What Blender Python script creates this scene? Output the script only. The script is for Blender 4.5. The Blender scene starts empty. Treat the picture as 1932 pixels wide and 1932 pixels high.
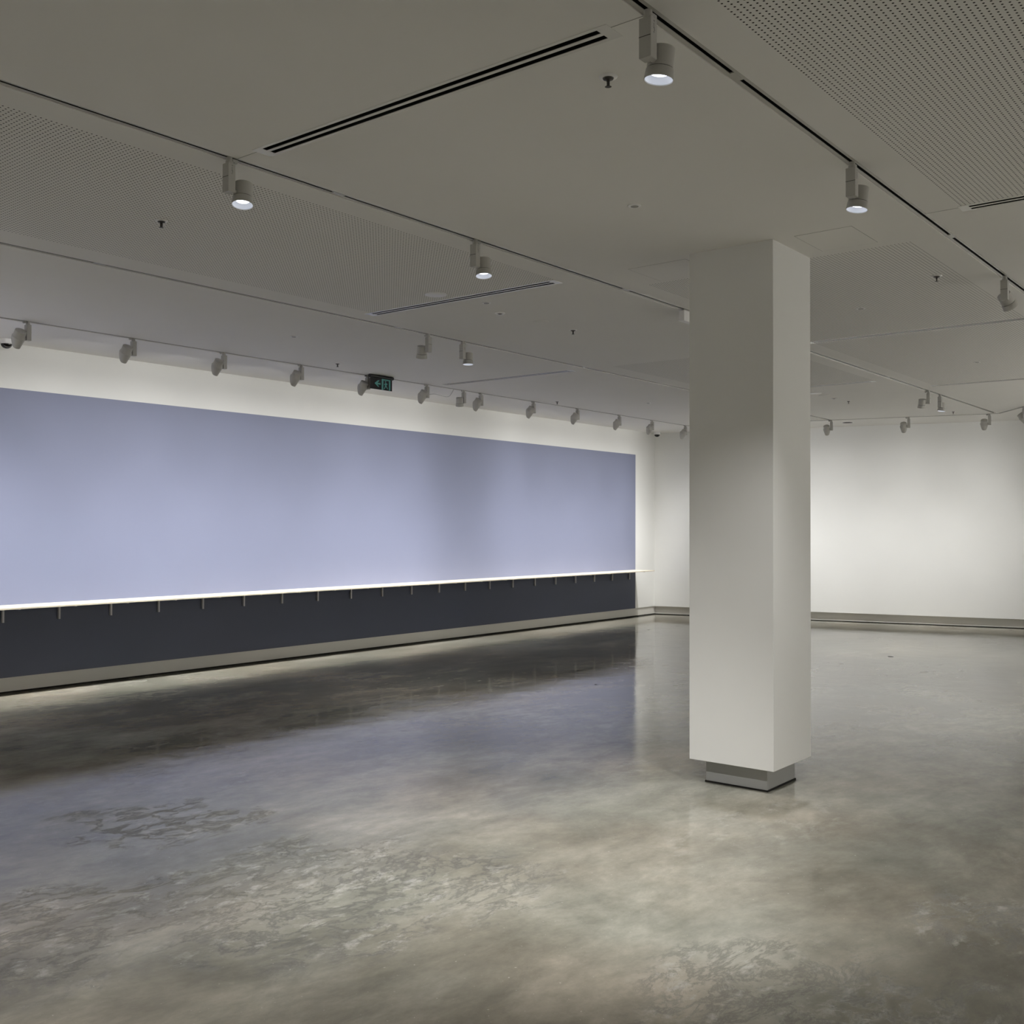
import bpy, bmesh, math
from mathutils import Vector, Matrix

C = bpy.context.scene.collection
S = bpy.context.scene
PI = math.pi

# ------------------------------------------------------------------ camera, world, exposure
H = 3.335            # ceiling height
WY = 9.89            # face of the long left wall
RT = Vector((0.62933, -0.77714, 0.00340))
UP = Vector((-0.01661, -0.00908, 0.99982))
FW = Vector((0.77697, 0.62927, 0.01862))
RT = (RT - FW * RT.dot(FW)).normalized(); FW.normalize(); UP = RT.cross(FW)
cam_d = bpy.data.cameras.new('camera')
cam_d.sensor_fit = 'HORIZONTAL'; cam_d.sensor_width = 36.0
cam_d.lens = 36.0 * 1975.643 / 1932
cam_d.shift_x = (966 - 937.627) / 1932
cam_d.shift_y = (957.176 - 966) / 1932
cam_d.clip_start = 0.05
cam = bpy.data.objects.new('camera', cam_d); C.objects.link(cam)
M = Matrix.Identity(4)
for i in range(3):
    M[i][0] = RT[i]; M[i][1] = UP[i]; M[i][2] = -FW[i]
M[2][3] = 1.6
cam.matrix_world = M
S.camera = cam

w = bpy.data.worlds.new('world'); S.world = w; w.use_nodes = True
w.node_tree.nodes['Background'].inputs[0].default_value = (0.02, 0.02, 0.022, 1)
w.node_tree.nodes['Background'].inputs[1].default_value = 0.3
S.view_settings.view_transform = 'Standard'
S.view_settings.look = 'None'
S.view_settings.gamma = 1
S.view_settings.exposure = 0.06
S.view_settings.use_curve_mapping = False
S.cycles.max_bounces = 12
S.cycles.diffuse_bounces = 8
S.cycles.sample_clamp_indirect = 3.0
S.cycles.caustics_reflective = False

LAMP = (1.0, 0.99, 0.972)
E_WASH = 168.0        # wall washers on the left wall
E_FAR = 100.0         # wall washers on the far wall
E_DOWN = 230.0       # downlights
E_FILL = 60.0       # added fill lamps without fixtures, unseen, behind and beside the viewer

WASH_A, WASH_B = 0.55, 4.3

def add_fill_lamp(x, y, aim, energy, size=110):  # bare spot added out of view to raise the room's brightness
    d = bpy.data.lights.new('unseen_fill_lamp', 'SPOT'); d.energy = energy; d.color = LAMP
    d.spot_size = math.radians(size); d.spot_blend = 1.0; d.shadow_soft_size = 0.04
    o = bpy.data.objects.new('unseen_fill_lamp', d); C.objects.link(o); o.location = (x, y, 3.12)
    o.rotation_mode = 'QUATERNION'
    o.rotation_quaternion = Vector((0, 0, -1)).rotation_difference((Vector(aim) - o.location).normalized())
for x in (-0.4, -2.7):
    for y in (4.08, 1.807, -0.6, -3.0): add_fill_lamp(x, y, (x, y, 0), E_FILL * 1.2)
for x in (3.0, 4.9, 6.8, 8.7):
    for y in (-2.6, -4.4): add_fill_lamp(x, y, (x, y - 1.2, 0), E_FILL * 3.2, 90)
for x in (3.4, 2.4, 1.4, 0.4): add_fill_lamp(x, 8.72, (x, 9.89, 1.5), E_WASH * 1.5)  # lamps added past the visible left-wall washers, no fixtures modelled
for t in (2.2, 4.4, 6.6, 8.8, 11.0):   # added row without fixtures, washing the right-hand wall outside the view
    x, y = 18.537 - 0.822 * t, 2.949 - 0.569 * t
    if t > 4: add_fill_lamp(x - 0.65, y + 0.95, (x, y, 1.5), E_FAR * 5.2)

# ------------------------------------------------------------------ materials
def principled(name, col, rough=0.5, metal=0.0, spec=0.5):
    m = bpy.data.materials.new(name); m.use_nodes = True
    b = m.node_tree.nodes['Principled BSDF']
    b.inputs['Base Color'].default_value = (*col, 1)
    b.inputs['Roughness'].default_value = rough
    b.inputs['Metallic'].default_value = metal
    b.inputs['Specular IOR Level'].default_value = spec
    return m

class N:
    """small node helper"""
    def __init__(s, m):
        s.t = m.node_tree; s.b = s.t.nodes['Principled BSDF']
    def add(s, kind, **kw):
        n = s.t.nodes.new(kind)
        for k, v in kw.items():
            if k.startswith('i_'):
                n.inputs[k[2:].replace('_', ' ')].default_value = v
            else:
                setattr(n, k, v)
        return n
    def link(s, a, b): s.t.links.new(a, b)
    def math(s, op, a, b=None, c=None, clamp=False):
        n = s.t.nodes.new('ShaderNodeMath'); n.operation = op; n.use_clamp = clamp
        for i, v in enumerate((a, b, c)):
            if v is None: continue
            if isinstance(v, (int, float)): n.inputs[i].default_value = v
            else: s.link(v, n.inputs[i])
        return n.outputs[0]
    def mix(s, f, a, b, blend='MIX'):
        n = s.t.nodes.new('ShaderNodeMix'); n.data_type = 'RGBA'; n.blend_type = blend
        for i, v in ((0, f), (6, a), (7, b)):
            if isinstance(v, (int, float)): n.inputs[i].default_value = v
            elif isinstance(v, tuple): n.inputs[i].default_value = (*v, 1)
            else: s.link(v, n.inputs[i])
        return n.outputs[2]
    def ramp(s, f, stops):
        n = s.t.nodes.new('ShaderNodeValToRGB')
        while len(n.color_ramp.elements) < len(stops): n.color_ramp.elements.new(0.5)
        for e, (p, c) in zip(n.color_ramp.elements, stops):
            e.position = p; e.color = (*c, 1) if isinstance(c, tuple) else (c, c, c, 1)
        s.link(f, n.inputs[0]); return n.outputs[0]
    def noise(s, vec, scale, detail=3, rough=0.5, dist=0.0):
        n = s.add('ShaderNodeTexNoise'); s.link(vec, n.inputs['Vector'])
        n.inputs['Scale'].default_value = scale; n.inputs['Detail'].default_value = detail
        n.inputs['Roughness'].default_value = rough; n.inputs['Distortion'].default_value = dist
        return n

def paint(name, col, rough=0.6, amt=0.03, scale=1.5, spec=0.35):
    m = principled(name, col, rough, 0, spec); n = N(m)
    g = n.add('ShaderNodeNewGeometry')
    z = n.noise(g.outputs['Position'], scale, 4)
    f = n.ramp(z.outputs['Fac'], [(0.3, 1 - amt), (0.7, 1.0)])
    c = n.mix(1.0, tuple(col), f, 'MULTIPLY'); n.link(c, n.b.inputs['Base Color'])
    r = n.noise(g.outputs['Position'], 260, 2)
    b = n.add('ShaderNodeBump', i_Strength=0.04, i_Distance=0.002)
    n.link(r.outputs['Fac'], b.inputs['Height']); n.link(b.outputs['Normal'], n.b.inputs['Normal'])
    return m

m_wall = paint('white_wall_paint', (0.80, 0.80, 0.78))
m_ceil = paint('ceiling_paint', (0.80, 0.785, 0.755), 0.75, 0.02)
m_column = paint('column_paint', (0.80, 0.795, 0.775), 0.6)
m_blue = paint('lavender_blue_paint', (0.212, 0.230, 0.328), 0.55, 0.04, 0.8)
m_navy = paint('dark_navy_paint', (0.060, 0.069, 0.108), 0.5, 0.05, 0.8)
m_base = paint('grey_skirting_paint', (0.62, 0.605, 0.57), 0.45)
m_plinth = principled('brushed_grey_metal', (0.36, 0.36, 0.35), 0.5, 0.0, 0.3)
m_shelf = paint('cream_shelf_lacquer', (0.66, 0.60, 0.49), 0.35)
m_bracket = principled('grey_bracket_metal', (0.45, 0.44, 0.46), 0.45, 0.2)
m_fix = paint('fixture_white_enamel', (0.50, 0.49, 0.465), 0.42, 0.02)
m_lip = paint('track_aluminium', (0.50, 0.49, 0.46), 0.25, 0.02)
m_dark = principled('black_recess', (0.008, 0.008, 0.007), 0.8, 0, 0.1)
m_gap = principled('dark_gap', (0.02, 0.019, 0.017), 0.8, 0, 0.1)
m_joint = principled('joint_line', (0.30, 0.295, 0.28), 0.8)
m_black = principled('black_plastic', (0.012, 0.012, 0.013), 0.35)
m_dome = principled('smoked_dome', (0.004, 0.004, 0.005), 0.08)
m_sprk = principled('dark_metal', (0.06, 0.055, 0.05), 0.4, 0.6)
m_teal = principled('teal_sign_legend', (0.05, 0.20, 0.18), 0.4)
n_ = m_teal.node_tree.nodes['Principled BSDF']
n_.inputs['Emission Color'].default_value = (0.06, 0.26, 0.24, 1); n_.inputs['Emission Strength'].default_value = 0.12
m_signblack = principled('sign_black_acrylic', (0.004, 0.005, 0.007), 0.2)
m_reflector = principled('bright_reflector', (0.90, 0.92, 0.98), 0.3, 0.1)
m_disc = principled('off_white_plastic', (0.86, 0.85, 0.85), 0.28)
m_dframe = principled('diffuser_enamel', (0.80, 0.79, 0.76), 0.22, 0.0, 0.6)
m_disc2 = principled('grey_plastic', (0.30, 0.295, 0.28), 0.5)

m_lens = bpy.data.materials.new('lit_lens'); m_lens.use_nodes = True
t = m_lens.node_tree; t.nodes.clear()
o = t.nodes.new('ShaderNodeOutputMaterial'); e = t.nodes.new('ShaderNodeEmission')
e.inputs[0].default_value = (0.86, 0.91, 1.0, 1); e.inputs[1].default_value = 4.0
t.links.new(e.outputs[0], o.inputs[0])

PITCH = 0.0233
def perf_material():
    m = principled('perforated_board', (0.80, 0.785, 0.755), 0.75); n = N(m)
    g = n.add('ShaderNodeNewGeometry')
    tc = n.add('ShaderNodeTexCoord')
    sx = n.add('ShaderNodeSeparateXYZ'); n.link(tc.outputs['Object'], sx.inputs[0])
    def cell(v):
        f = n.math('FRACT', n.math('MULTIPLY', v, 1 / PITCH))
        return n.math('SUBTRACT', f, 0.5)
    a = cell(sx.outputs[0]); b = cell(sx.outputs[1])
    d = n.math('SQRT', n.math('ADD', n.math('MULTIPLY', a, a), n.math('MULTIPLY', b, b)))
    # hole radius 4.6 mm
    k = n.math('MULTIPLY', n.math('SUBTRACT', 0.215, d), 14.0, clamp=True)
    c = n.mix(k, (0.80, 0.785, 0.755), (0.012, 0.011, 0.010))
    n.link(c, n.b.inputs['Base Color'])
    n.link(n.math('SUBTRACT', 0.4, n.math('MULTIPLY', k, 0.38)), n.b.inputs['Specular IOR Level'])
    return m
m_perf = perf_material()

TROWEL = [(3.1, 3.5, 1.1), (3.6, 3.1, 0.6), (2.1, 4.0, 0.8), (3.45, 1.45, 0.8), (3.3, 5.0, 0.7), (4.6, 1.1, 0.5)]
def floor_material():
    m = principled('polished_concrete', (0.2, 0.19, 0.16), 0.12); n = N(m)
    g = n.add('ShaderNodeNewGeometry'); P = g.outputs['Position']
    mp = n.add('ShaderNodeMapping'); n.link(P, mp.inputs['Vector'])
    mp.inputs['Rotation'].default_value = (0, 0, math.radians(25))
    mp.inputs['Scale'].default_value = (0.72, 1.15, 1.0)
    Q = mp.outputs['Vector']
    # domain warp
    wn = n.noise(Q, 1.1, 3, 0.55)
    sub = n.add('ShaderNodeVectorMath', operation='SUBTRACT'); n.link(wn.outputs['Color'], sub.inputs[0]); sub.inputs[1].default_value = (0.5, 0.5, 0.5)
    sc = n.add('ShaderNodeVectorMath', operation='SCALE'); n.link(sub.outputs[0], sc.inputs[0]); sc.inputs['Scale'].default_value = 0.30
    ad = n.add('ShaderNodeVectorMath', operation='ADD'); n.link(Q, ad.inputs[0]); n.link(sc.outputs[0], ad.inputs[1])
    W = ad.outputs[0]
    cloud = n.noise(W, 1.05, 12, 0.66, 0.15).outputs['Fac']
    tint = n.noise(P, 0.75, 4, 0.5).outputs['Fac']
    base = n.ramp(cloud, [(0.30, (0.125, 0.121, 0.100)), (0.45, (0.195, 0.187, 0.156)), (0.56, (0.275, 0.262, 0.222)), (0.72, (0.41, 0.385, 0.335))])
    cool = n.ramp(tint, [(0.38, (0.97, 1.0, 0.99)), (0.62, (1.04, 0.99, 0.94))])
    base = n.mix(1.0, base, cool, 'MULTIPLY')
    mot = n.ramp(n.noise(Q, 6.0, 11, 0.74, 0.1).outputs['Fac'], [(0.3, 0.80), (0.7, 1.16)])
    base = n.mix(1.0, base, mot, 'MULTIPLY')
    # chalky trowel patches, in scattered regions
    region = n.ramp(n.noise(Q, 0.55, 2, 0.5).outputs['Fac'], [(0.50, 0.0), (0.62, 1.0)])
    fine = n.noise(W, 6.5, 10, 0.72, 0.2).outputs['Fac']
    patch = n.math('MULTIPLY', n.ramp(fine, [(0.53, 0.0), (0.64, 1.0)]), region)
    base = n.mix(n.math('MULTIPLY', patch, 0.4), base, (0.44, 0.43, 0.39))
    # places where the trowel dragged the slab: dark ridges and pale scuffs
    def blot(x, y, r):
        d = n.add('ShaderNodeVectorMath', operation='DISTANCE'); n.link(P, d.inputs[0]); d.inputs[1].default_value = (x, y, 0)
        return n.math('SUBTRACT', 1.0, n.math('DIVIDE', d.outputs['Value'], r), clamp=True)
    zone = None
    for q in TROWEL:
        zone = blot(*q) if zone is None else n.math('MAXIMUM', zone, blot(*q))
    jag = n.noise(W, 2.6, 5, 0.6).outputs['Fac']
    zone = n.ramp(n.math('ADD', zone, n.math('MULTIPLY', n.math('SUBTRACT', jag, 0.5), 1.6)), [(0.22, 0.0), (0.48, 1.0)])
    faint = n.ramp(n.noise(Q, 0.62, 3, 0.5).outputs['Fac'], [(0.52, 0.0), (0.66, 0.25)])
    zone = n.math('MAXIMUM', zone, faint)
    rn = n.noise(W, 5.0, 9, 0.70, 0.25).outputs['Fac']
    ridge = n.math('SUBTRACT', 1.0, n.math('MULTIPLY', n.math('ABSOLUTE', n.math('SUBTRACT', rn, 0.5)), 22.0), clamp=True)
    ridge = n.math('MULTIPLY', ridge, zone)
    base = n.mix(n.math('MULTIPLY', ridge, 0.5), base, (0.080, 0.077, 0.064))
    chalk = n.math('MULTIPLY', n.ramp(n.noise(W, 9.0, 10, 0.74, 0.15).outputs['Fac'], [(0.54, 0.0), (0.66, 1.0)]), zone)
    base = n.mix(n.math('MULTIPLY', chalk, 0.5), base, (0.50, 0.49, 0.45))
    # specks
    sp = n.noise(P, 60, 1, 0.5).outputs['Fac']
    base = n.mix(n.math('MULTIPLY', n.ramp(sp, [(0.74, 0.0), (0.80, 1.0)]), 0.4), base, (0.55, 0.53, 0.48))
    n.link(base, n.b.inputs['Base Color'])
    ro = n.math('ADD', n.ramp(cloud, [(0.35, 0.025), (0.65, 0.06)]), n.math('MULTIPLY', patch, 0.15))
    n.link(ro, n.b.inputs['Roughness'])
    n.b.inputs['IOR'].default_value = 1.40
    # gentle undulation of the slab + trowel relief
    und = n.noise(P, 1.7, 3, 0.5).outputs['Fac']
    hgt = n.math('ADD', n.math('MULTIPLY', und, 0.0030), n.math('MULTIPLY', n.math('SUBTRACT', fine, ridge), 0.00045))
    bp = n.add('ShaderNodeBump', i_Strength=1.0, i_Distance=1.0)
    n.link(hgt, bp.inputs['Height']); n.link(bp.outputs['Normal'], n.b.inputs['Normal'])
    return m
m_floor = floor_material()

# ------------------------------------------------------------------ mesh helpers
def link_mesh(name, bm, mat, parent=None, loc=None, smooth=False):
    me = bpy.data.meshes.new(name)
    bmesh.ops.recalc_face_normals(bm, faces=bm.faces)
    bm.to_mesh(me); bm.free()
    if mat: me.materials.append(mat)
    if smooth:
        for p in me.polygons: p.use_smooth = True
    ob = bpy.data.objects.new(name, me); C.objects.link(ob)
    if loc: ob.location = loc
    if parent: ob.parent = parent
    return ob

def box(bm, x0, x1, y0, y1, z0, z1, bevel=0.0):
    r = bmesh.ops.create_cube(bm, size=1.0)
    vs = r['verts']
    for v in vs:
        v.co = Vector(((x0 + x1) / 2 + v.co.x * (x1 - x0), (y0 + y1) / 2 + v.co.y * (y1 - y0), (z0 + z1) / 2 + v.co.z * (z1 - z0)))
    if bevel:
        es = list({e for v in vs for e in v.link_edges})
        bmesh.ops.bevel(bm, geom=es, offset=bevel, segments=2, affect='EDGES', profile=0.5)
    return bm

def B(*a, **k):
    bm = bmesh.new(); return box(bm, *a, **k)

def lathe(bm, prof, n=40, cx=0, cy=0, cap0=False, cap1=False):
    rings = []
    for r, z in prof:
        rings.append([bm.verts.new((cx + r * math.cos(2 * PI * i / n), cy + r * math.sin(2 * PI * i / n), z)) for i in range(n)])
    for a, b in zip(rings, rings[1:]):
        for i in range(n):
            j = (i + 1) % n
            bm.faces.new((a[i], a[j], b[j], b[i]))
    if cap0: bm.faces.new(rings[0][::-1])
    if cap1: bm.faces.new(rings[-1])
    return bm

def tag(o, label=None, cat=None, group=None, kind=None):
    if label: o['label'] = label
    if cat: o['category'] = cat
    if group: o['group'] = group
    if kind: o['kind'] = kind
    return o

def empty(name, loc=(0, 0, 0), rz=0.0):
    o = bpy.data.objects.new(name, None); C.objects.link(o)
    o.location = loc; o.rotation_euler = (0, 0, rz); o.empty_display_size = 0.05
    return o

def copy_tree(o, parent=None):
    c = o.copy(); C.objects.link(c); c.parent = parent
    for ch in [x for x in C.objects if x.parent == o and x.type != 'LIGHT']:
        copy_tree(ch, c)
    return c

def autosmooth(ob, ang=35):
    me = ob.data
    for p in me.polygons: p.use_smooth = True
    bm = bmesh.new(); bm.from_mesh(me)
    lim = math.radians(ang)
    for e in bm.edges:
        if len(e.link_faces) == 2 and e.calc_face_angle(0) > lim: e.smooth = False
    bm.to_mesh(me); bm.free()

def structure(name, bm, mat, label=None):
    o = link_mesh(name, bm, mat); o['kind'] = 'structure'
    return o

# ------------------------------------------------------------------ room shell
FAR_A = Vector((16.82, WY)); FAR_T = Vector((0.2403, -0.9707)); FAR_N = Vector((-0.9707, -0.2403))   # tangent along the far wall, normal into the room
FAR_L = 7.15
FAR_B = FAR_A + FAR_T * FAR_L
RW_T = Vector((-0.822, -0.569)); RW_T.normalize()
RW_N = Vector((-RW_T.y, RW_T.x)); RW_N = RW_N if RW_N.dot(Vector((0, 0)) - FAR_B) > 0 else -RW_N
XB, YB = -4.0, -6.0
RW_L = (YB - FAR_B.y) / RW_T.y
RW_E = FAR_B + RW_T * RW_L

# floor
bm = bmesh.new()
box(bm, XB - 0.1, 19.2, YB - 0.1, WY + 0.1, -0.12, 0.0)
structure('floor', bm, m_floor)

# ceiling: flush board with slots cut for tracks, linear diffusers and perforated panels
TRACKS = {'A': (4.08, -3.9, 16.93), 'B': (1.807, -3.9, 13.0), 'C': (6.42, -3.9, 16.42), 'E': (8.72, -3.9, 15.90)}
HW = 0.028
holes = [(x0, x1, y - HW, y + HW) for y, x0, x1 in TRACKS.values()]
DIFF = [  # x centre, y0, y1, label
    (3.070, 1.965, 3.905, 'long black double-slot air diffuser nearest the viewer, above the front of the room'),
    (5.992, 4.305, 6.205, 'double-slot air diffuser at the end of the left perforated ceiling panel'),
    (9.445, 1.965, 3.905, 'double-slot air diffuser running right from behind the column, between two perforated panels'),
    (5.980, -0.33, 1.610, 'double-slot air diffuser cut off by the right edge, ending the upper right perforated panel'),
    (9.520, 6.640, 8.540, 'double-slot air diffuser above the row of wall washers beside the exit sign'),
    (12.395, 4.300, 6.200, 'short pale double-slot air diffuser emerging from behind the column on its right'),
    (13.235, 1.965, 3.905, 'farthest double-slot air diffuser, right of the lamp pair near the far wall'),
]
DW = 0.055
for xc, y0, y1, _ in DIFF: holes.append((xc - DW + 0.006, xc + DW - 0.006, y0 + 0.006, y1 - 0.006))
PERF = [  # x1, nx, y0, ny, label
    (5.932, 300, 4.290, 79, 'large perforated acoustic ceiling panel on the left, between two lighting tracks'),
    (5.920, 300, 1.600 - 82 * PITCH, 82, 'perforated acoustic ceiling panel in the upper right corner of the view'),
    (9.385, 125, 2.022, 79, 'perforated acoustic ceiling panel right behind the column'),
    (13.175, 157, 2.022, 79, 'perforated acoustic ceiling panel beyond the diffuser right of the column'),
    (12.335, 120, 4.290, 79, 'dim far perforated acoustic ceiling panel between column and far track'),
]
perf_rects = []
for x1, nx, y0, ny, lab in PERF:
    perf_rects.append((x1 - nx * PITCH, x1, y0, y0 + ny * PITCH)); holes.append(perf_rects[-1])
xs = sorted({XB, 18.75} | {h[i] for h in holes for i in (0, 1)})
ys = sorted({YB, WY} | {h[i] for h in holes for i in (2, 3)})
bm = bmesh.new(); vmap = {}
def cv(x, y):
    if (x, y) not in vmap: vmap[(x, y)] = bm.verts.new((x, y, H))
    return vmap[(x, y)]
for xa, xb in zip(xs, xs[1:]):
    for ya, yb in zip(ys, ys[1:]):
        mx, my = (xa + xb) / 2, (ya + yb) / 2
        if any(h[0] < mx < h[1] and h[2] < my < h[3] for h in holes): continue
        bm.faces.new((cv(xa, ya), cv(xa, yb), cv(xb, yb), cv(xb, ya)))
ext = bmesh.ops.extrude_face_region(bm, geom=bm.faces[:])
for v in [g for g in ext['geom'] if isinstance(g, bmesh.types.BMVert)]: v.co.z += 0.016
structure('ceiling', bm, m_ceil)
# slab above, seen only through the slots
structure('ceiling_slab', B(XB - 0.1, 19.2, YB - 0.1, WY + 0.1, H + 0.12, H + 0.22), m_gap)

for (x0, x1, y0, y1), p in zip(perf_rects, PERF):
    ob = link_mesh('perforated_ceiling_panel', B(0, x1 - x0, 0, y1 - y0, 0, 0.016), m_perf, loc=(x0, y0, H))
    tag(ob, p[4], 'ceiling panel')

# walls
def wall_slab(name, a, b, n_out, z0, z1, th, mat):
    """vertical slab whose room face runs a->b, thickness th along n_out"""
    bm = bmesh.new()
    a2, b2 = a + n_out * th, b + n_out * th
    v = [bm.verts.new((p.x, p.y, z)) for z in (z0, z1) for p in (a, b, b2, a2)]
    for f in ((0, 1, 2, 3), (4, 5, 6, 7), (0, 1, 5, 4), (1, 2, 6, 5), (2, 3, 7, 6), (3, 0, 4, 7)):
        bm.faces.new([v[i] for i in f])
    return structure(name, bm, mat)
SK = 0.152
LW0, LW1 = Vector((XB, WY)), FAR_A
YN = Vector((0, 1))
wall_slab('wall_left', LW0, LW1 + Vector((0.12, 0)), YN, SK, H + 0.12, 0.12, m_wall)
wall_slab('baseboard_left', LW0 + YN * 0.016, LW1 + Vector((0.1, 0)) + YN * 0.016, YN, 0.018, SK, 0.1, m_base)
wall_slab('trim_1', LW0 + YN * 0.028, LW1 + Vector((0.1, 0)) + YN * 0.028, YN, 0.0, 0.018, 0.09, m_gap)
FO = -FAR_N
wall_slab('wall_far', FAR_A, FAR_B, FO, SK, H + 0.12, 0.12, m_wall)
wall_slab('baseboard_far', FAR_A + FO * 0.05, FAR_B + FO * 0.05, FO, 0.014, SK, 0.1, m_base)
wall_slab('trim_2', FAR_A + FO * 0.062, FAR_B + FO * 0.062, FO, 0.0, 0.014, 0.09, m_gap)
wall_slab('wall_right', FAR_B, RW_E, -RW_N, 0.0, H + 0.12, 0.12, m_wall)
wall_slab('wall_front', Vector((XB, YB)), Vector((RW_E.x + 0.3, YB)), Vector((0, -1)), 0.0, H + 0.12, 0.12, m_wall)
wall_slab('wall_back', Vector((XB, YB - 0.1)), Vector((XB, WY + 0.12)), Vector((-1, 0)), 0.0, H + 0.12, 0.12, m_wall)

# fine plasterboard joints in the ceiling beside the diffusers
k = 3
for x, y0, y1 in ((3.046, 3.905, 4.060), (3.046, 1.827, 1.965), (5.95, 1.61, 1.787)):
    structure('trim_%d' % k, B(x - 0.0016, x + 0.0016, y0, y1, H - 0.0008, H + 0.001), m_joint); k += 1

# ------------------------------------------------------------------ column
col = empty('column', (6.188, 2.938, 0)); tag(col, 'square white freestanding column on a recessed grey plinth', 'column')
h = 0.2813
link_mesh('column_shaft', B(-h, h, -h, h, 0.1455, H, bevel=0.002), m_column, col)
p = h - 0.077
pl = link_mesh('plinth', B(-p, p, -p, p, 0.010, 0.1455), m_plinth, col); pl['label'] = 'recessed grey metal plinth'
g = p + 0.006
link_mesh('shadow_gap', B(-g, g, -g, g, 0.0, 0.010), m_gap, col)

# access hatches round the column head
for (x0, x1, y0, y1, lab) in ((6.0, 6.43, 3.30, 3.73, 'flush square ceiling hatch outlined by a thin joint, left of the column'),
                              (5.93, 6.36, 2.19, 2.53, 'flush ceiling hatch outlined by a thin joint, right of the column top')):
    cx, cy = (x0 + x1) / 2, (y0 + y1) / 2
    a, b = (x1 - x0) / 2, (y1 - y0) / 2
    hp = link_mesh('access_hatch', B(-a, a, -b, b, -0.0012, 0.0005), m_ceil, loc=(cx, cy, H)); tag(hp, lab, 'ceiling hatch')
    bm = bmesh.new(); t_ = 0.003
    for q in ((-a - t_, a + t_, -b - t_, -b), (-a - t_, a + t_, b, b + t_), (-a - t_, -a, -b, b), (a, a + t_, -b, b)):
        box(bm, *q, -0.0006, 0.0005)
    link_mesh('joint', bm, m_joint, hp)

# ------------------------------------------------------------------ painted panels, shelf
PX0, PX1 = 2.2, 16.15
up = link_mesh('wall_panel', B(PX0, PX1, WY - 0.006, WY + 0.0, 0.842, 2.903), m_blue)
tag(up, 'long lavender-blue painted panel filling the left wall above the shelf', 'wall panel')
lo = link_mesh('wall_panel', B(PX0, PX1, WY - 0.006, WY + 0.0, SK, 0.826), m_navy)
tag(lo, 'long dark navy panel below the shelf, down to the skirting', 'wall panel')
SD = 0.40
sh = empty('wall_shelf', (PX0, WY, 0.834)); tag(sh, 'very long thin cream shelf running along the blue wall panel', 'shelf')
link_mesh('shelf_board', B(0, PX1 - PX0, -SD, -0.006, -0.008, 0.008, bevel=0.0015), m_shelf, sh)
br0 = None
for i in range(-4, 21):
    x = 4.770 + 0.5577 * i
    if br0 is None:
        bm = bmesh.new()
        box(bm, -0.009, 0.009, -0.030, -0.006, -0.157, -0.008)
        box(bm, -0.009, 0.009, -SD + 0.06, -0.006, -0.018, -0.008)
        b = br0 = link_mesh('bracket', bm, m_bracket, sh)
    else:
        b = br0.copy(); C.objects.link(b); b.parent = sh
    b.location = (x - PX0, 0, 0)

# ------------------------------------------------------------------ recessed lighting tracks
def track_body(bm, L):
    # two recessed lips, two cheeks, top web: a C-shaped extrusion, open downwards through an 18 mm slot
    for q in (-1, 1):
        a, b = sorted((q * 0.009, q * 0.0272)); box(bm, 0, L, a, b, 0.004, 0.007)
        a, b = sorted((q * 0.0245, q * 0.0272)); box(bm, 0, L, a, b, 0.007, 0.040)
    box(bm, 0, L, -0.0272, 0.0272, 0.040, 0.043)
def make_track(label, loc, L, rz=0.0, joints=(), dz=0.0):
    tr = empty('lighting_track', (loc[0], loc[1], H + dz), rz); tag(tr, label, 'lighting track')
    bm = bmesh.new(); track_body(bm, L); link_mesh('rail', bm, m_lip, tr)
    bm = bmesh.new()
    for s in (-1, 1):
        a, b = sorted((s * 0.009, s * 0.0240)); box(bm, 0, L, a, b, 0.0075, 0.039)
    box(bm, 0, L, -0.009, 0.009, 0.030, 0.0395)
    sl = link_mesh('conductor_channel', bm, m_dark, tr); sl['label'] = 'black inner channel'
    for j in joints:
        link_mesh('joint_cover', B(j - 0.04, j + 0.04, -0.0092, 0.0092, 0.0032, 0.008), m_lip, tr)
    return tr
TL = {'A': 'long black-slotted lighting track across the middle of the ceiling, passing behind the column top',
      'B': 'long black-slotted lighting track running down to the right edge from the top centre',
      'C': 'thin lighting track between the left perforated panel and the wall-washer track',
      'E': 'lighting track carrying the row of wall washers nearest the blue wall'}
JT = {'A': (3.71, 6.53, 12.2), 'B': (3.69, 6.52), 'C': (3.72, 6.54, 9.43), 'E': (6.9, 9.8)}
for key, (y, x0, x1) in TRACKS.items():
    make_track(TL[key], (x0, y), x1 - x0, 0, [j - x0 for j in JT[key]])
def surface_track(label, a, b):
    a = Vector(a); b = Vector(b); L = (b - a).length
    tr = empty('lighting_track', (a.x, a.y, H), math.atan2(b.y - a.y, b.x - a.x)); tag(tr, label, 'lighting track')
    bm = bmesh.new()
    for s in (-1, 1):
        u, v = sorted((s * 0.009, s * 0.0270)); box(bm, 0, L, u, v, -0.003, 0.0)
    link_mesh('rail', bm, m_lip, tr)
    link_mesh('conductor_channel', B(0, L, -0.009, 0.009, -0.0012, -0.0002), m_dark, tr)
FT0 = Vector((15.885, 8.72)); FT1 = Vector((17.0, 4.05))
surface_track('lighting track running parallel to the far white wall, right of the column', FT0, FT1)
surface_track('short lighting track turning back from the far corner to the right edge', (17.0, 4.05), (15.0, 2.665))

# ------------------------------------------------------------------ spotlights
def spot(parent, name, energy, size_deg, blend=1.0, z=-0.045, radius=0.02):
    d = bpy.data.lights.new(name, 'SPOT'); d.energy = energy; d.color = LAMP
    d.spot_size = math.radians(size_deg); d.spot_blend = blend; d.shadow_soft_size = radius
    o = bpy.data.objects.new(name, d); C.objects.link(o); o.parent = parent; o.location = (0, 0, z)
    return o

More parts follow.
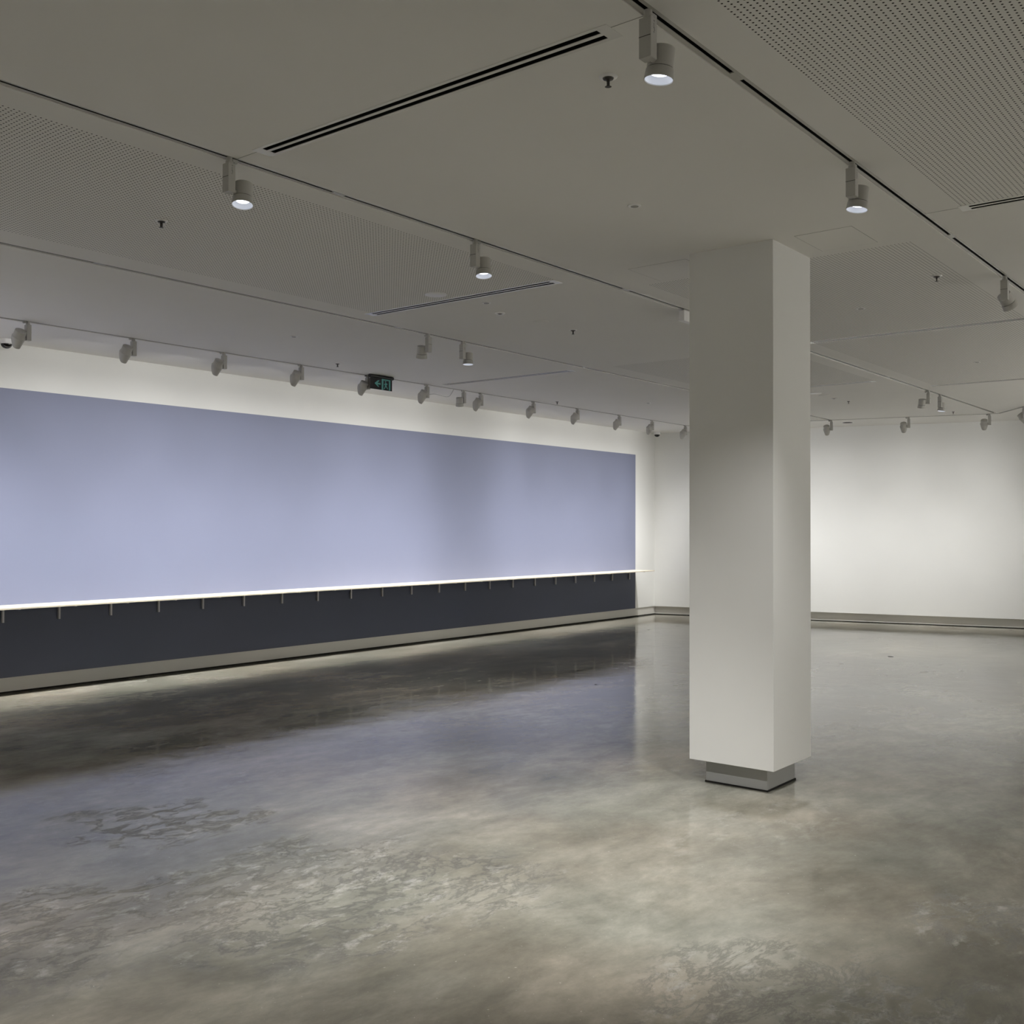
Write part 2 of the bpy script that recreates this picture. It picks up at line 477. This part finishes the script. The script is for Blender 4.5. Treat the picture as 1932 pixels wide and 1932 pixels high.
def wall_washer_optic(d, nrm):
    """asymmetric lens: most light is thrown low on the wall, less straight across"""
    d.use_nodes = True; t = d.node_tree
    em = next(n for n in t.nodes if n.type == 'EMISSION')
    g = t.nodes.new('ShaderNodeNewGeometry')
    def dot(v):
        n = t.nodes.new('ShaderNodeVectorMath'); n.operation = 'DOT_PRODUCT'
        t.links.new(g.outputs['Incoming'], n.inputs[0]); n.inputs[1].default_value = v
        return n.outputs['Value']
    def m(op, a, b=None):
        n = t.nodes.new('ShaderNodeMath'); n.operation = op
        for i, v in enumerate((a, b)):
            if v is None: continue
            if isinstance(v, (int, float)): n.inputs[i].default_value = v
            else: t.links.new(v, n.inputs[i])
        return n.outputs[0]
    dz = m('ABSOLUTE', dot((0, 0, 1))); dn = dot(tuple(nrm)); dt = dot((-nrm[1], nrm[0], 0))
    c = m('DIVIDE', dz, m('ADD', 0.001, m('SQRT', m('ADD', m('MULTIPLY', dz, dz), m('MULTIPLY', dn, dn)))))
    f = m('ADD', m('MULTIPLY', WASH_A, m('POWER', c, 1.4)), m('MULTIPLY', WASH_B, m('POWER', c, 9.0)))
    f = m('ADD', f, 0.08)
    side = m('POWER', m('SUBTRACT', 1.0, m('MULTIPLY', dt, dt)), 1.2)
    t.links.new(m('MULTIPLY', f, side), em.inputs['Strength'])

def fixture_base():
    """origin where the adapter meets the ceiling; head hangs on the +x side; aims towards -y or down"""
    r = empty('track_spotlight')
    bm = bmesh.new()
    lathe(bm, [(0.0145, 0.004), (0.0145, -0.012), (0.0175, -0.014), (0.0175, -0.026)], 24, 0.0, 0.0, True, True)
    box(bm, 0.016, 0.046, -0.008, 0.008, -0.013, 0.002, bevel=0.002)
    box(bm, 0.026, 0.040, -0.0095, 0.0095, -0.017, -0.012)
    a = link_mesh('track_adapter', bm, m_fix, r); autosmooth(a)
    g = link_mesh('gear_box', B(-0.022, 0.020, -0.0235, 0.0235, -0.163, -0.026, bevel=0.003), m_fix, r)
    bm = bmesh.new()
    box(bm, -0.0226, -0.0218, -0.0225, 0.0225, -0.0915, -0.0895)
    sm = link_mesh('seam', bm, m_gap, g)
    bm = bmesh.new()
    for x0, x1, z0, z1 in ((-0.004, 0.004, -0.040, -0.036), (-0.003, 0.000, -0.056, -0.046), (-0.004, 0.002, -0.064, -0.058), (0.000, 0.004, -0.072, -0.062), (-0.005, 0.002, -0.078, -0.075)):
        box(bm, x0, x1, -0.0241, -0.0233, z0, z1)
    link_mesh('printed_mark', bm, m_joint, g)
    # swivel arm
    bm = bmesh.new(); lathe(bm, [(0.010, 0.018), (0.010, 0.048)], 20, 0, 0, True, True)
    bmesh.ops.rotate(bm, verts=bm.verts, matrix=Matrix.Rotation(PI / 2, 3, 'Y'))
    bmesh.ops.translate(bm, verts=bm.verts, vec=(0, 0, -0.150))
    q = link_mesh('swivel', bm, m_fix, r); autosmooth(q)
    return r

HX, HZ = 0.080, -0.158
def round_head(r, lit=True):
    bm = bmesh.new()
    lathe(bm, [(0.040, 0.062), (0.0435, 0.0615), (0.0455, 0.059), (0.0455, -0.008), (0.0425, -0.009), (0.0425, -0.018), (0.020, -0.018)], 48, 0, 0, True, False)
    hd = link_mesh('lamp_head', bm, m_fix, r, (HX, 0, HZ)); autosmooth(hd)
    bm = bmesh.new()
    lathe(bm, [(0.0430, -0.0112), (0.0468, -0.0112), (0.0480, -0.013), (0.0512, -0.0475), (0.0500, -0.048), (0.0488, -0.047), (0.0465, -0.032)], 48)
    bz = link_mesh('bezel', bm, m_fix, hd); autosmooth(bz)
    bm = bmesh.new(); lathe(bm, [(0.0432, -0.0085), (0.0432, -0.0125)], 40)
    gr = link_mesh('groove', bm, m_gap, hd, smooth=True)
    bm = bmesh.new()
    lathe(bm, [(0.0478, -0.0445), (0.044, -0.036), (0.036, -0.026), (0.030, -0.022)], 48)
    rf = link_mesh('reflector', bm, m_reflector, hd, smooth=True); rf['label'] = 'bright silver reflector'
    bm = bmesh.new(); lathe(bm, [(0.0005, -0.0235), (0.032, -0.0235)], 40, 0, 0, True, False)
    ln = link_mesh('lens', bm, m_lens if lit else m_disc, hd); ln['label'] = 'glowing white lens'
    return hd

WX, WZ = 0.074, -0.128
def wash_head(r):
    """cylindrical head whose long slanted snoot hangs on the room side"""
    n = 48; bm = bmesh.new()
    def ring(rad, zf):
        return [bm.verts.new((rad * math.cos(2 * PI * i / n), rad * math.sin(2 * PI * i / n), zf(math.sin(2 * PI * i / n)))) for i in range(n)]
    prof = [(0.042, lambda s: 0.050), (0.0465, lambda s: 0.047), (0.0485, lambda s: 0.006), (0.0565, lambda s: -0.012)]
    rings = [ring(a, f) for a, f in prof]
    for a, b in zip(rings, rings[1:]):
        for i in range(n): bm.faces.new((a[i], a[(i + 1) % n], b[(i + 1) % n], b[i]))
    bm.faces.new(rings[0])
    bm2 = bmesh.new()
    hd = link_mesh('lamp_head', bm, m_fix, r, (WX, 0, WZ)); autosmooth(hd, 40)
    bm = bm2
    def tip(s):
        q = min(1.0, (1 + s) / 1.75); return -0.017 - 0.086 * q * q * (3 - 2 * q)
    def snoot_ring(scale, zf, inset=0):
        out = []
        for i in range(n):
            ph = 2 * PI * i / n; s = math.sin(ph); c = math.cos(ph); z = zf(s)
            k = 1 - 0.30 * max(0, (-z - 0.02)) / 0.07
            out.append(bm.verts.new(((0.0565 * scale - inset) * c * k, (0.0565 * scale - inset) * s * (1 - 0.10 * max(0, -z - 0.02) / 0.07), z)))
        return out
    R = [snoot_ring(1, lambda s: -0.012), snoot_ring(1, lambda s: (-0.012 + tip(s)) / 2), snoot_ring(1, tip), snoot_ring(1, tip, 0.002), snoot_ring(1, lambda s: (-0.012 + tip(s)) / 2, 0.002), snoot_ring(1, lambda s: -0.012, 0.002)]
    for a, b in zip(R, R[1:]):
        for i in range(n): bm.faces.new((a[i], a[(i + 1) % n], b[(i + 1) % n], b[i]))
    sn = link_mesh('snoot', bm, m_fix, hd); autosmooth(sn, 50)
    bm = bmesh.new(); lathe(bm, [(0.0005, -0.005), (0.046, -0.005)], 40, 0, 0, True, False)
    ln = link_mesh('lens', bm, m_lens, hd); ln['label'] = 'glowing white lens'
    return hd

def child(o, nm):
    return next(c for c in C.objects if c.parent == o and c.name.split('.')[0] == nm)

proto_round = fixture_base(); round_head(proto_round)
proto_wash = fixture_base(); wash_head(proto_wash)
used = set()
def place(proto, x, y, rz, label, group, tilt=(0, 0), energy=0.0, size=90, blend=1.0, lz=-0.0455, rad=0.02, aim=None, drop=0.0, head=(0, 0)):
    r = proto if proto.name not in used else copy_tree(proto)
    used.add(proto.name)
    r.location = (x, y, H - drop); r.rotation_euler = (0, 0, rz)
    tag(r, label, 'spotlight', group)
    hd = child(r, 'lamp_head')
    if aim is not None and head != (0, 0):
        # head leans slightly (sideways, towards the viewer's side); the beam is thrown at aim
        sd = Vector((-0.629, 0.777, 0)); tw = Vector((-x, -y, 0)).normalized()
        d = Vector((0, 0, -1)) + sd * math.tan(math.radians(head[0])) + tw * math.tan(math.radians(head[1]))
        d = Matrix.Rotation(-rz, 3, 'Z') @ d.normalized()
        hd.rotation_mode = 'QUATERNION'; hd.rotation_quaternion = Vector((0, 0, -1)).rotation_difference(d)
    elif aim is not None:
        wp = Vector((x, y, H)) + Matrix.Rotation(rz, 3, 'Z') @ Vector((HX, 0, HZ))
        d = (Vector(aim) - wp).normalized()
        d = Matrix.Rotation(-rz, 3, 'Z') @ d
        hd.rotation_mode = 'QUATERNION'; hd.rotation_quaternion = Vector((0, 0, -1)).rotation_difference(d)
    else:
        hd.rotation_mode = 'XYZ'; hd.rotation_euler = (tilt[0], tilt[1], 0)
    if energy:
        if proto is proto_wash:
            o = spot(hd, 'lamp', energy, 172, 0.35, lz, rad)
            o.rotation_euler = (math.radians(14), 0, 0)
            wall_washer_optic(o.data, Matrix.Rotation(rz, 3, 'Z') @ Vector((0, -1, 0)))
        else:
            o = spot(hd, 'lamp', energy, size, blend, lz, rad)
            if head != (0, 0):
                wp = Vector((x, y, H)) + Matrix.Rotation(rz, 3, 'Z') @ Vector((HX, 0, HZ))
                q = Matrix.Rotation(-rz, 3, 'Z') @ (Vector(aim) - wp).normalized()
                q = hd.rotation_quaternion.inverted() @ q
                o.rotation_mode = 'QUATERNION'; o.rotation_quaternion = Vector((0, 0, -1)).rotation_difference(q)
    return r

# wall washers on the blue wall (head towards -x, aimed at +y)
GW = 'wall washer spotlights along the blue wall'
WASH = [
    (4.398, 0.75, 'wall washer at the far left, first on the track, beside the dome camera'),
    (5.40, 1.05, 'second wall washer from the left on the track above the blue panel'),
    (6.41, 1.25, 'third wall washer from the left on the track above the blue panel'),
    (7.41, 1.10, 'fourth wall washer from the left, left of the exit sign'),
    (8.396, 0.95, 'wall washer partly overlapped by the left edge of the exit sign'),
    (9.397, 1.25, 'wall washer just right of the exit sign, with a thin cord leaving its box'),
    (10.431, 1.15, 'wall washer close behind the short upright cylinder lamp right of the exit sign'),
    (11.565, 0.5, 'fifth wall washer back from the far left corner of the room'),
    (12.637, 1.25, 'fourth wall washer back from the far left corner of the room'),
    (13.775, 1.0, 'third wall washer back from the far left corner of the room'),
    (14.761, 0.95, 'wall washer just left of the small dome camera in the far corner'),
    (15.863, 1.0, 'last wall washer on the left wall track, against the column edge'),
]
for x, k_, lab in WASH:
    place(proto_wash, x, 8.72, PI, lab, GW, tilt=(-math.radians(38), 0), energy=E_WASH * k_, size=130, lz=-0.012, rad=0.03)
# far wall
th = math.atan2(FAR_T.y, FAR_T.x) + PI
GF = 'wall washer spotlights along the far white wall'
for x, y, lab in ((16.436, 6.40, 'wall washer against the far white wall, nearest the right side of the column'),
                  (16.708, 5.275, 'middle wall washer on the far white wall'),
                  (16.972, 4.165, 'wall washer at the right end of the far track, by the track corner')):
    place(proto_wash, x, y, th, lab, GF, tilt=(-math.radians(38), 0), energy=E_FAR, size=130, lz=-0.012, rad=0.03, drop=0.0075)
place(proto_wash, 16.17, 7.50, th, 'wall washer on the far wall hidden behind the column', GF, tilt=(-math.radians(38), 0), energy=E_FAR * 1.7, size=130, lz=-0.012, rad=0.03, drop=0.0075)
place(proto_wash, 16.24, 3.524, math.radians(35), 'wall washer cut by the right edge, on the short turned track', GF, tilt=(-math.radians(42), 0), energy=E_FAR, size=130, lz=-0.012, rad=0.03, drop=0.0075)

# downlights and adjustable cylinders
GD = 'cylinder spotlights shining down on the floor'
place(proto_round, 3.030, 1.807, 0, 'largest and nearest cylinder spotlight, top centre of the view', GD, aim=(4.25, 3.05, 0), energy=E_DOWN * 2.0, size=66, head=(6, -2))
place(proto_round, 4.905, 1.807, 0, 'lit cylinder spotlight above and right of the column, on the right track', GD, aim=(4.8, 2.8, 0), energy=E_DOWN * 0.68, size=96, head=(8, 1))
place(proto_round, 3.020, 4.080, 0, 'lit cylinder spotlight on the left beside the perforated panel', GD, aim=(1.9, 3.3, 0), energy=E_DOWN * 0.8, size=75, head=(2, 11))
place(proto_round, 4.820, 4.080, 0, 'lit cylinder spotlight in the middle, over the end of the perforated panel', GD, aim=(4.5, 3.4, 0), energy=E_DOWN * 0.7, size=85, head=(-2, 9))
place(proto_round, 7.406, 6.420, 0, 'small lit cylinder spotlight on the third track, right of its unlit twin', GD, aim=(7.3, 6.1, 0), energy=E_DOWN * 0.5, size=70, head=(0, 4))
place(proto_round, 14.185, 4.080, 0, 'distant lit cylinder spotlight near the far wall, right of the column', GD, aim=(14.0, 4.5, 0), energy=E_DOWN * 0.6, size=70)
GA = 'cylinder spotlights turned away from the viewer'
place(proto_round, 6.935, 6.420, PI / 2, 'unlit-looking cylinder spotlight on the third track, left of its lit twin', GA, aim=(7.7, 7.4, 0.0), energy=E_DOWN * 0.25, size=60)
place(proto_round, 10.087, 8.72, PI, 'upright cylinder spotlight among the wall washers right of the exit sign', GA, aim=(10.8, 9.4, 0.0), energy=E_DOWN * 0.3, size=60)
place(proto_round, 13.707, 4.080, PI / 2, 'distant cylinder spotlight left of the lit one near the far wall', GA, aim=(14.6, 4.7, 0.0), energy=E_DOWN * 0.3, size=60)
place(proto_round, 7.779, 1.807, 0, 'tilted cylinder spotlight at the right edge on the right track', GA, aim=(10.6, 0.6, 0.0), energy=E_DOWN * 0.6, size=80)

# ------------------------------------------------------------------ small ceiling devices
def sprinkler(x, y, label, s=1.0):
    r = empty('fire_sprinkler', (x, y, H)); r.scale = (s, s, s); tag(r, label, 'sprinkler', 'ceiling fire sprinklers')
    bm = bmesh.new(); lathe(bm, [(0.036, 0.0), (0.035, -0.003), (0.026, -0.006), (0.012, -0.007)], 32, 0, 0, False, True)
    e_ = link_mesh('escutcheon', bm, m_disc, r, smooth=True)
    bm = bmesh.new(); lathe(bm, [(0.022, -0.006), (0.020, -0.010), (0.008, -0.013)], 24, 0, 0, False, True)
    lathe(bm, [(0.0065, -0.012), (0.0065, -0.020), (0.003, -0.022), (0.003, -0.037)], 14, 0, 0, False, True)
    for sx in (-1, 1): box(bm, sx * 0.0062 - 0.0013, sx * 0.0062 + 0.0013, -0.002, 0.002, -0.036, -0.012)
    box(bm, -0.0075, 0.0075, -0.002, 0.002, -0.038, -0.035)
    link_mesh('frame', bm, m_sprk, r)
    bm = bmesh.new(); lathe(bm, [(0.0095, -0.0385), (0.0095, -0.040)], 24, 0, 0, True, True)
    for i in range(12):
        a = 2 * PI * i / 12
        b2 = bmesh.ops.create_cube(bm, size=1.0)['verts']
        for v in b2:
            v.co = Matrix.Rotation(a, 3, 'Z') @ Vector((0.0105 + v.co.x * 0.005, v.co.y * 0.0024, -0.0392 + v.co.z * 0.0012))
    link_mesh('deflector', bm, m_sprk, r)
    return r
sp0 = sprinkler(3.376, 2.19, 'fire sprinkler nearest the viewer, left of the largest spotlight')
for x, y, lab in ((3.40, 5.217, 'fire sprinkler in the left perforated panel'),
                  (7.554, 5.263, 'fire sprinkler in mid ceiling, left of the column top'),
                  (7.568, 8.32, 'fire sprinkler just left of and above the exit sign'),
                  (11.738, 8.442, 'distant fire sprinkler above the wall washer row'),
                  (7.465, 2.165, 'fire sprinkler in the perforated panel right of the column'),
                  (14.096, 5.25, 'distant fire sprinkler right of the column, left of the cylinder lamps'),
                  (16.30, 4.50, 'farthest fire sprinkler, right of the cylinder lamps')):
    c = copy_tree(sp0); c.location = (x, y, H); c['label'] = lab

def disc(name, x, y, r, zt, mat, label, cat, inner=None, group=None):
    bm = bmesh.new(); lathe(bm, [(r, 0.0), (r, -zt * 0.6), (r * 0.94, -zt)], 40, 0, 0, False, True)
    o = link_mesh(name, bm, mat, loc=(x, y, H)); autosmooth(o); tag(o, label, cat, group)
    if inner:
        bm = bmesh.new(); lathe(bm, [(r * inner[0], -zt + 0.0005), (r * inner[0], -zt - 0.0012)], 32, 0, 0, False, True)
        link_mesh(inner[2], bm, inner[1], o)
    return o
for x, y, lab in ((4.833, 2.965, 'small round flush sensor alone on the ceiling above the column'),
                  (6.227, 5.155, 'small round flush sensor beside the end of the middle diffuser'),
                  (6.25, 7.461, 'tiny flush sensor above the wall washers left of the exit sign'),
                  (12.659, 7.54, 'tiny flush sensor in the distance left of the column'),
                  (8.209, 2.956, 'small flush sensor in the perforated panel right of the column'),
                  (11.615, 2.969, 'faint flush sensor in the far right perforated panel')):
    disc('ceiling_sensor', x, y, 0.034, 0.004, m_disc, lab, 'ceiling sensor', (0.62, m_disc2, 'sensor_face'), 'flush ceiling sensors')
disc('ceiling_speaker', 5.765, 5.264, 0.083, 0.006, m_disc, 'white round ceiling speaker in the left perforated panel', 'speaker')
disc('ceiling_speaker', 7.092, 5.274, 0.070, 0.003, m_ceil, 'faint white round cover plate in mid ceiling left of the column', 'speaker')
disc('ceiling_speaker', 13.034, 5.286, 0.080, 0.006, m_disc, 'bright white round ceiling speaker touching the right edge of the column', 'speaker')
disc('ceiling_speaker', 13.313, 5.278, 0.072, 0.004, m_ceil, 'dim white round cover plate beside the bright ceiling speaker', 'speaker')
disc('air_vent', 16.95, 6.33, 0.10, 0.006, m_disc, 'dark round vent between far track and far wall', 'vent', (0.8, m_gap, 'grille'))
disc('air_vent', 15.50, 8.35, 0.10, 0.004, m_disc, 'small dark vent at the left edge of the column, above the last wall washer', 'vent', (0.75, m_disc2, 'grille'))

def emergency_light(x, y, label):
    r = empty('emergency_light', (x, y, H)); tag(r, label, 'emergency light')
    bm = bmesh.new(); lathe(bm, [(0.042, 0.0), (0.042, -0.004), (0.034, -0.010), (0.026, -0.010), (0.024, -0.002)], 36)
    a = link_mesh('ring', bm, m_disc, r); autosmooth(a)
    bm = bmesh.new(); lathe(bm, [(0.025, -0.003), (0.020, -0.008), (0.010, -0.012)], 24, 0, 0, True, True)
    link_mesh('lens', bm, m_sprk, r, smooth=True)
emergency_light(6.589, 5.312, 'small round emergency light with dark centre, right of the middle diffuser')
emergency_light(13.69, 5.296, 'distant round emergency light with dark centre, right of the column')

def dome_camera(x, y, label):
    r = empty('dome_camera', (x, y, H)); tag(r, label, 'security camera', 'ceiling dome cameras')
    bm = bmesh.new(); lathe(bm, [(0.062, 0.0), (0.062, -0.030), (0.058, -0.040), (0.050, -0.044)], 40, 0, 0, False, True)
    a = link_mesh('housing', bm, m_disc, r); autosmooth(a)
    bm = bmesh.new(); lathe(bm, [(0.050 * math.cos(a_), -0.0445 - 0.042 * math.sin(a_)) for a_ in [PI / 2 * i / 10 for i in range(10)]], 40, 0, 0, False, True)
    d_ = link_mesh('dome', bm, m_dome, r, smooth=True); d_['label'] = 'glossy black dome'
dome_camera(4.69, 9.70, 'black dome security camera at the far left edge, above the blue panel')
dome_camera(16.66, 9.74, 'black dome security camera in the far corner of the room')

# white feed box on the middle track, beside the column
fb = empty('track_feed_box', (7.36, 4.08, H)); tag(fb, 'white rectangular feed box hanging from the middle track, at the left edge of the column', 'feed box')
link_mesh('housing', B(0, 0.30, -0.022, 0.022, -0.088, -0.010, bevel=0.002), m_disc, fb)
link_mesh('base_flange', B(-0.006, 0.306, -0.026, 0.026, -0.094, -0.088), m_disc, fb)
link_mesh('track_adapter', B(0.03, 0.27, -0.006, 0.006, -0.010, 0.004), m_fix, fb)

# thin cord leaving the wall washer right of the exit sign
def catmull(P, n=8):
    P = [Vector(p) for p in P]; P = [2 * P[0] - P[1]] + P + [2 * P[-1] - P[-2]]; out = []
    for a, b, c, d in zip(P, P[1:], P[2:], P[3:]):
        for i in range(n):
            t = i / n
            out.append(0.5 * ((2 * b) + (c - a) * t + (2 * a - 5 * b + 4 * c - d) * t * t + (3 * b - a - 3 * c + d) * t ** 3))
    return out + [P[-2]]
cpts = catmull([(9.425, 8.72, 3.215), (9.53, 8.72, 3.237), (9.66, 8.72, 3.228), (9.80, 8.72, 3.232), (9.90, 8.72, 3.338)])
bm = bmesh.new(); prev = None
for i, q in enumerate(cpts):
    tg = (cpts[min(i + 1, len(cpts) - 1)] - cpts[max(i - 1, 0)]).normalized()
    u = Vector((0, 1, 0)); v = tg.cross(u).normalized()
    rg = [bm.verts.new(q + (u * math.cos(a_) + v * math.sin(a_)) * 0.0022) for a_ in [2 * PI * k_ / 8 for k_ in range(8)]]
    if prev:
        for k_ in range(8): bm.faces.new((prev[k_], prev[(k_ + 1) % 8], rg[(k_ + 1) % 8], rg[k_]))
    prev = rg
cd = link_mesh('cord', bm, m_disc2, smooth=True); tag(cd, 'thin loose cord from a wall washer box to the track, right of the exit sign', 'cord')

# ------------------------------------------------------------------ exit sign
ex = empty('exit_sign', (8.495, 8.60, H)); tag(ex, 'black hanging exit sign with teal arrow and running figure', 'sign')
bm = bmesh.new()
v0 = []
for x in (-0.185, 0.185):
    v0.append([bm.verts.new((x, 0.024 * math.cos(a_), -0.019 + 0.019 * math.sin(a_))) for a_ in [2 * PI * i / 24 for i in range(24)]])
for i in range(24): bm.faces.new((v0[0][i], v0[0][(i + 1) % 24], v0[1][(i + 1) % 24], v0[1][i]))
bm.faces.new(v0[0]); bm.faces.new(v0[1])
hs = link_mesh('housing', bm, m_black, ex); autosmooth(hs, 40)
BW, Z0, Z1 = 0.346, -0.165, -0.030
link_mesh('sign_blade', B(-BW / 2, BW / 2, -0.004, 0.004, Z0, Z1), m_signblack, ex)
def poly(bm, pts, y=-0.0046, t_=0.0006):
    vs = [bm.verts.new((-BW / 2 + u * BW, y, Z1 - v * (Z1 - Z0))) for u, v in pts]
    bm.faces.new(vs)
bm = bmesh.new()
poly(bm, [(.18, .50), (.34, .22), (.40, .22), (.40, .26), (.32, .44), (.46, .44), (.46, .58), (.32, .58), (.40, .78), (.34, .78)])
link_mesh('arrow', bm, m_teal, ex)
bm = bmesh.new()
poly(bm, [(.51, .0), (.59, .05), (.59, 1.0), (.51, 1.0)])
poly(bm, [(.59, .07), (.92, .07), (.92, .17), (.59, .17)])
poly(bm, [(.85, .17), (.92, .17), (.92, .97), (.85, .97)])
link_mesh('doorway_symbol', bm, m_teal, ex)
bm = bmesh.new()
cx, cy = .695, .27
poly(bm, [(cx + .026 * math.cos(a_), cy + .06 * math.sin(a_)) for a_ in [2 * PI * i / 12 for i in range(12)]])
poly(bm, [(.68, .36), (.755, .38), (.79, .50), (.765, .52), (.745, .46), (.735, .60), (.775, .74), (.80, .86), (.775, .90), (.735, .76), (.70, .68),
          (.68, .80), (.63, .93), (.605, .90), (.645, .76), (.665, .60), (.68, .47), (.65, .54), (.615, .54), (.615, .49), (.64, .48)])
link_mesh('running_figure', bm, m_teal, ex)

# ------------------------------------------------------------------ linear diffusers
for xc, y0, y1, lab in DIFF:
    L = y1 - y0; a = DW
    d_ = empty('linear_diffuser', (xc, y0, H)); tag(d_, lab, 'air diffuser', 'double-slot linear air diffusers')
    bm = bmesh.new(); s0, s1, e0 = 0.0085, 0.0375, 0.050     # slot inner/outer offsets, end margin
    for q in ((-a, -s1, 0, L), (-s0, s0, 0, L), (s1, a, 0, L)): box(bm, *q, -0.0015, 0.001)
    for sx in (-1, 1):
        x0, x1 = sorted((sx * s0, sx * s1))
        box(bm, x0, x1, 0, e0, -0.0015, 0.001); box(bm, x0, x1, L - e0, L, -0.0015, 0.001)
    link_mesh('frame', bm, m_dframe, d_)
    bm = bmesh.new()
    for sx in (-1, 1):
        x0, x1 = sorted((sx * (s0 - 0.0015), sx * (s1 + 0.0015)))
        box(bm, x0, x0 + 0.0012, e0 - 0.001, L - e0 + 0.001, 0.0012, 0.07)
        box(bm, x1 - 0.0012, x1, e0 - 0.001, L - e0 + 0.001, 0.0012, 0.07)
        box(bm, x0, x1, e0 - 0.001, L - e0 + 0.001, 0.069, 0.071)
    pn = link_mesh('plenum', bm, m_dark, d_); pn['label'] = 'black slot interior'

# ------------------------------------------------------------------ floor plugs
for x, y, r_, lab in ((13.257, 4.415, 0.035, 'small black round floor plug near the far wall right of the column'),
                      (8.942, 5.938, 0.014, 'tiny black floor plug left of the column')):
    bm = bmesh.new(); lathe(bm, [(r_, 0.0), (r_ * 0.95, 0.003), (r_ * 0.6, 0.004)], 28, 0, 0, False, True)
    o = link_mesh('floor_plug', bm, m_black, loc=(x, y, 0.0)); autosmooth(o); tag(o, lab, 'floor plug')
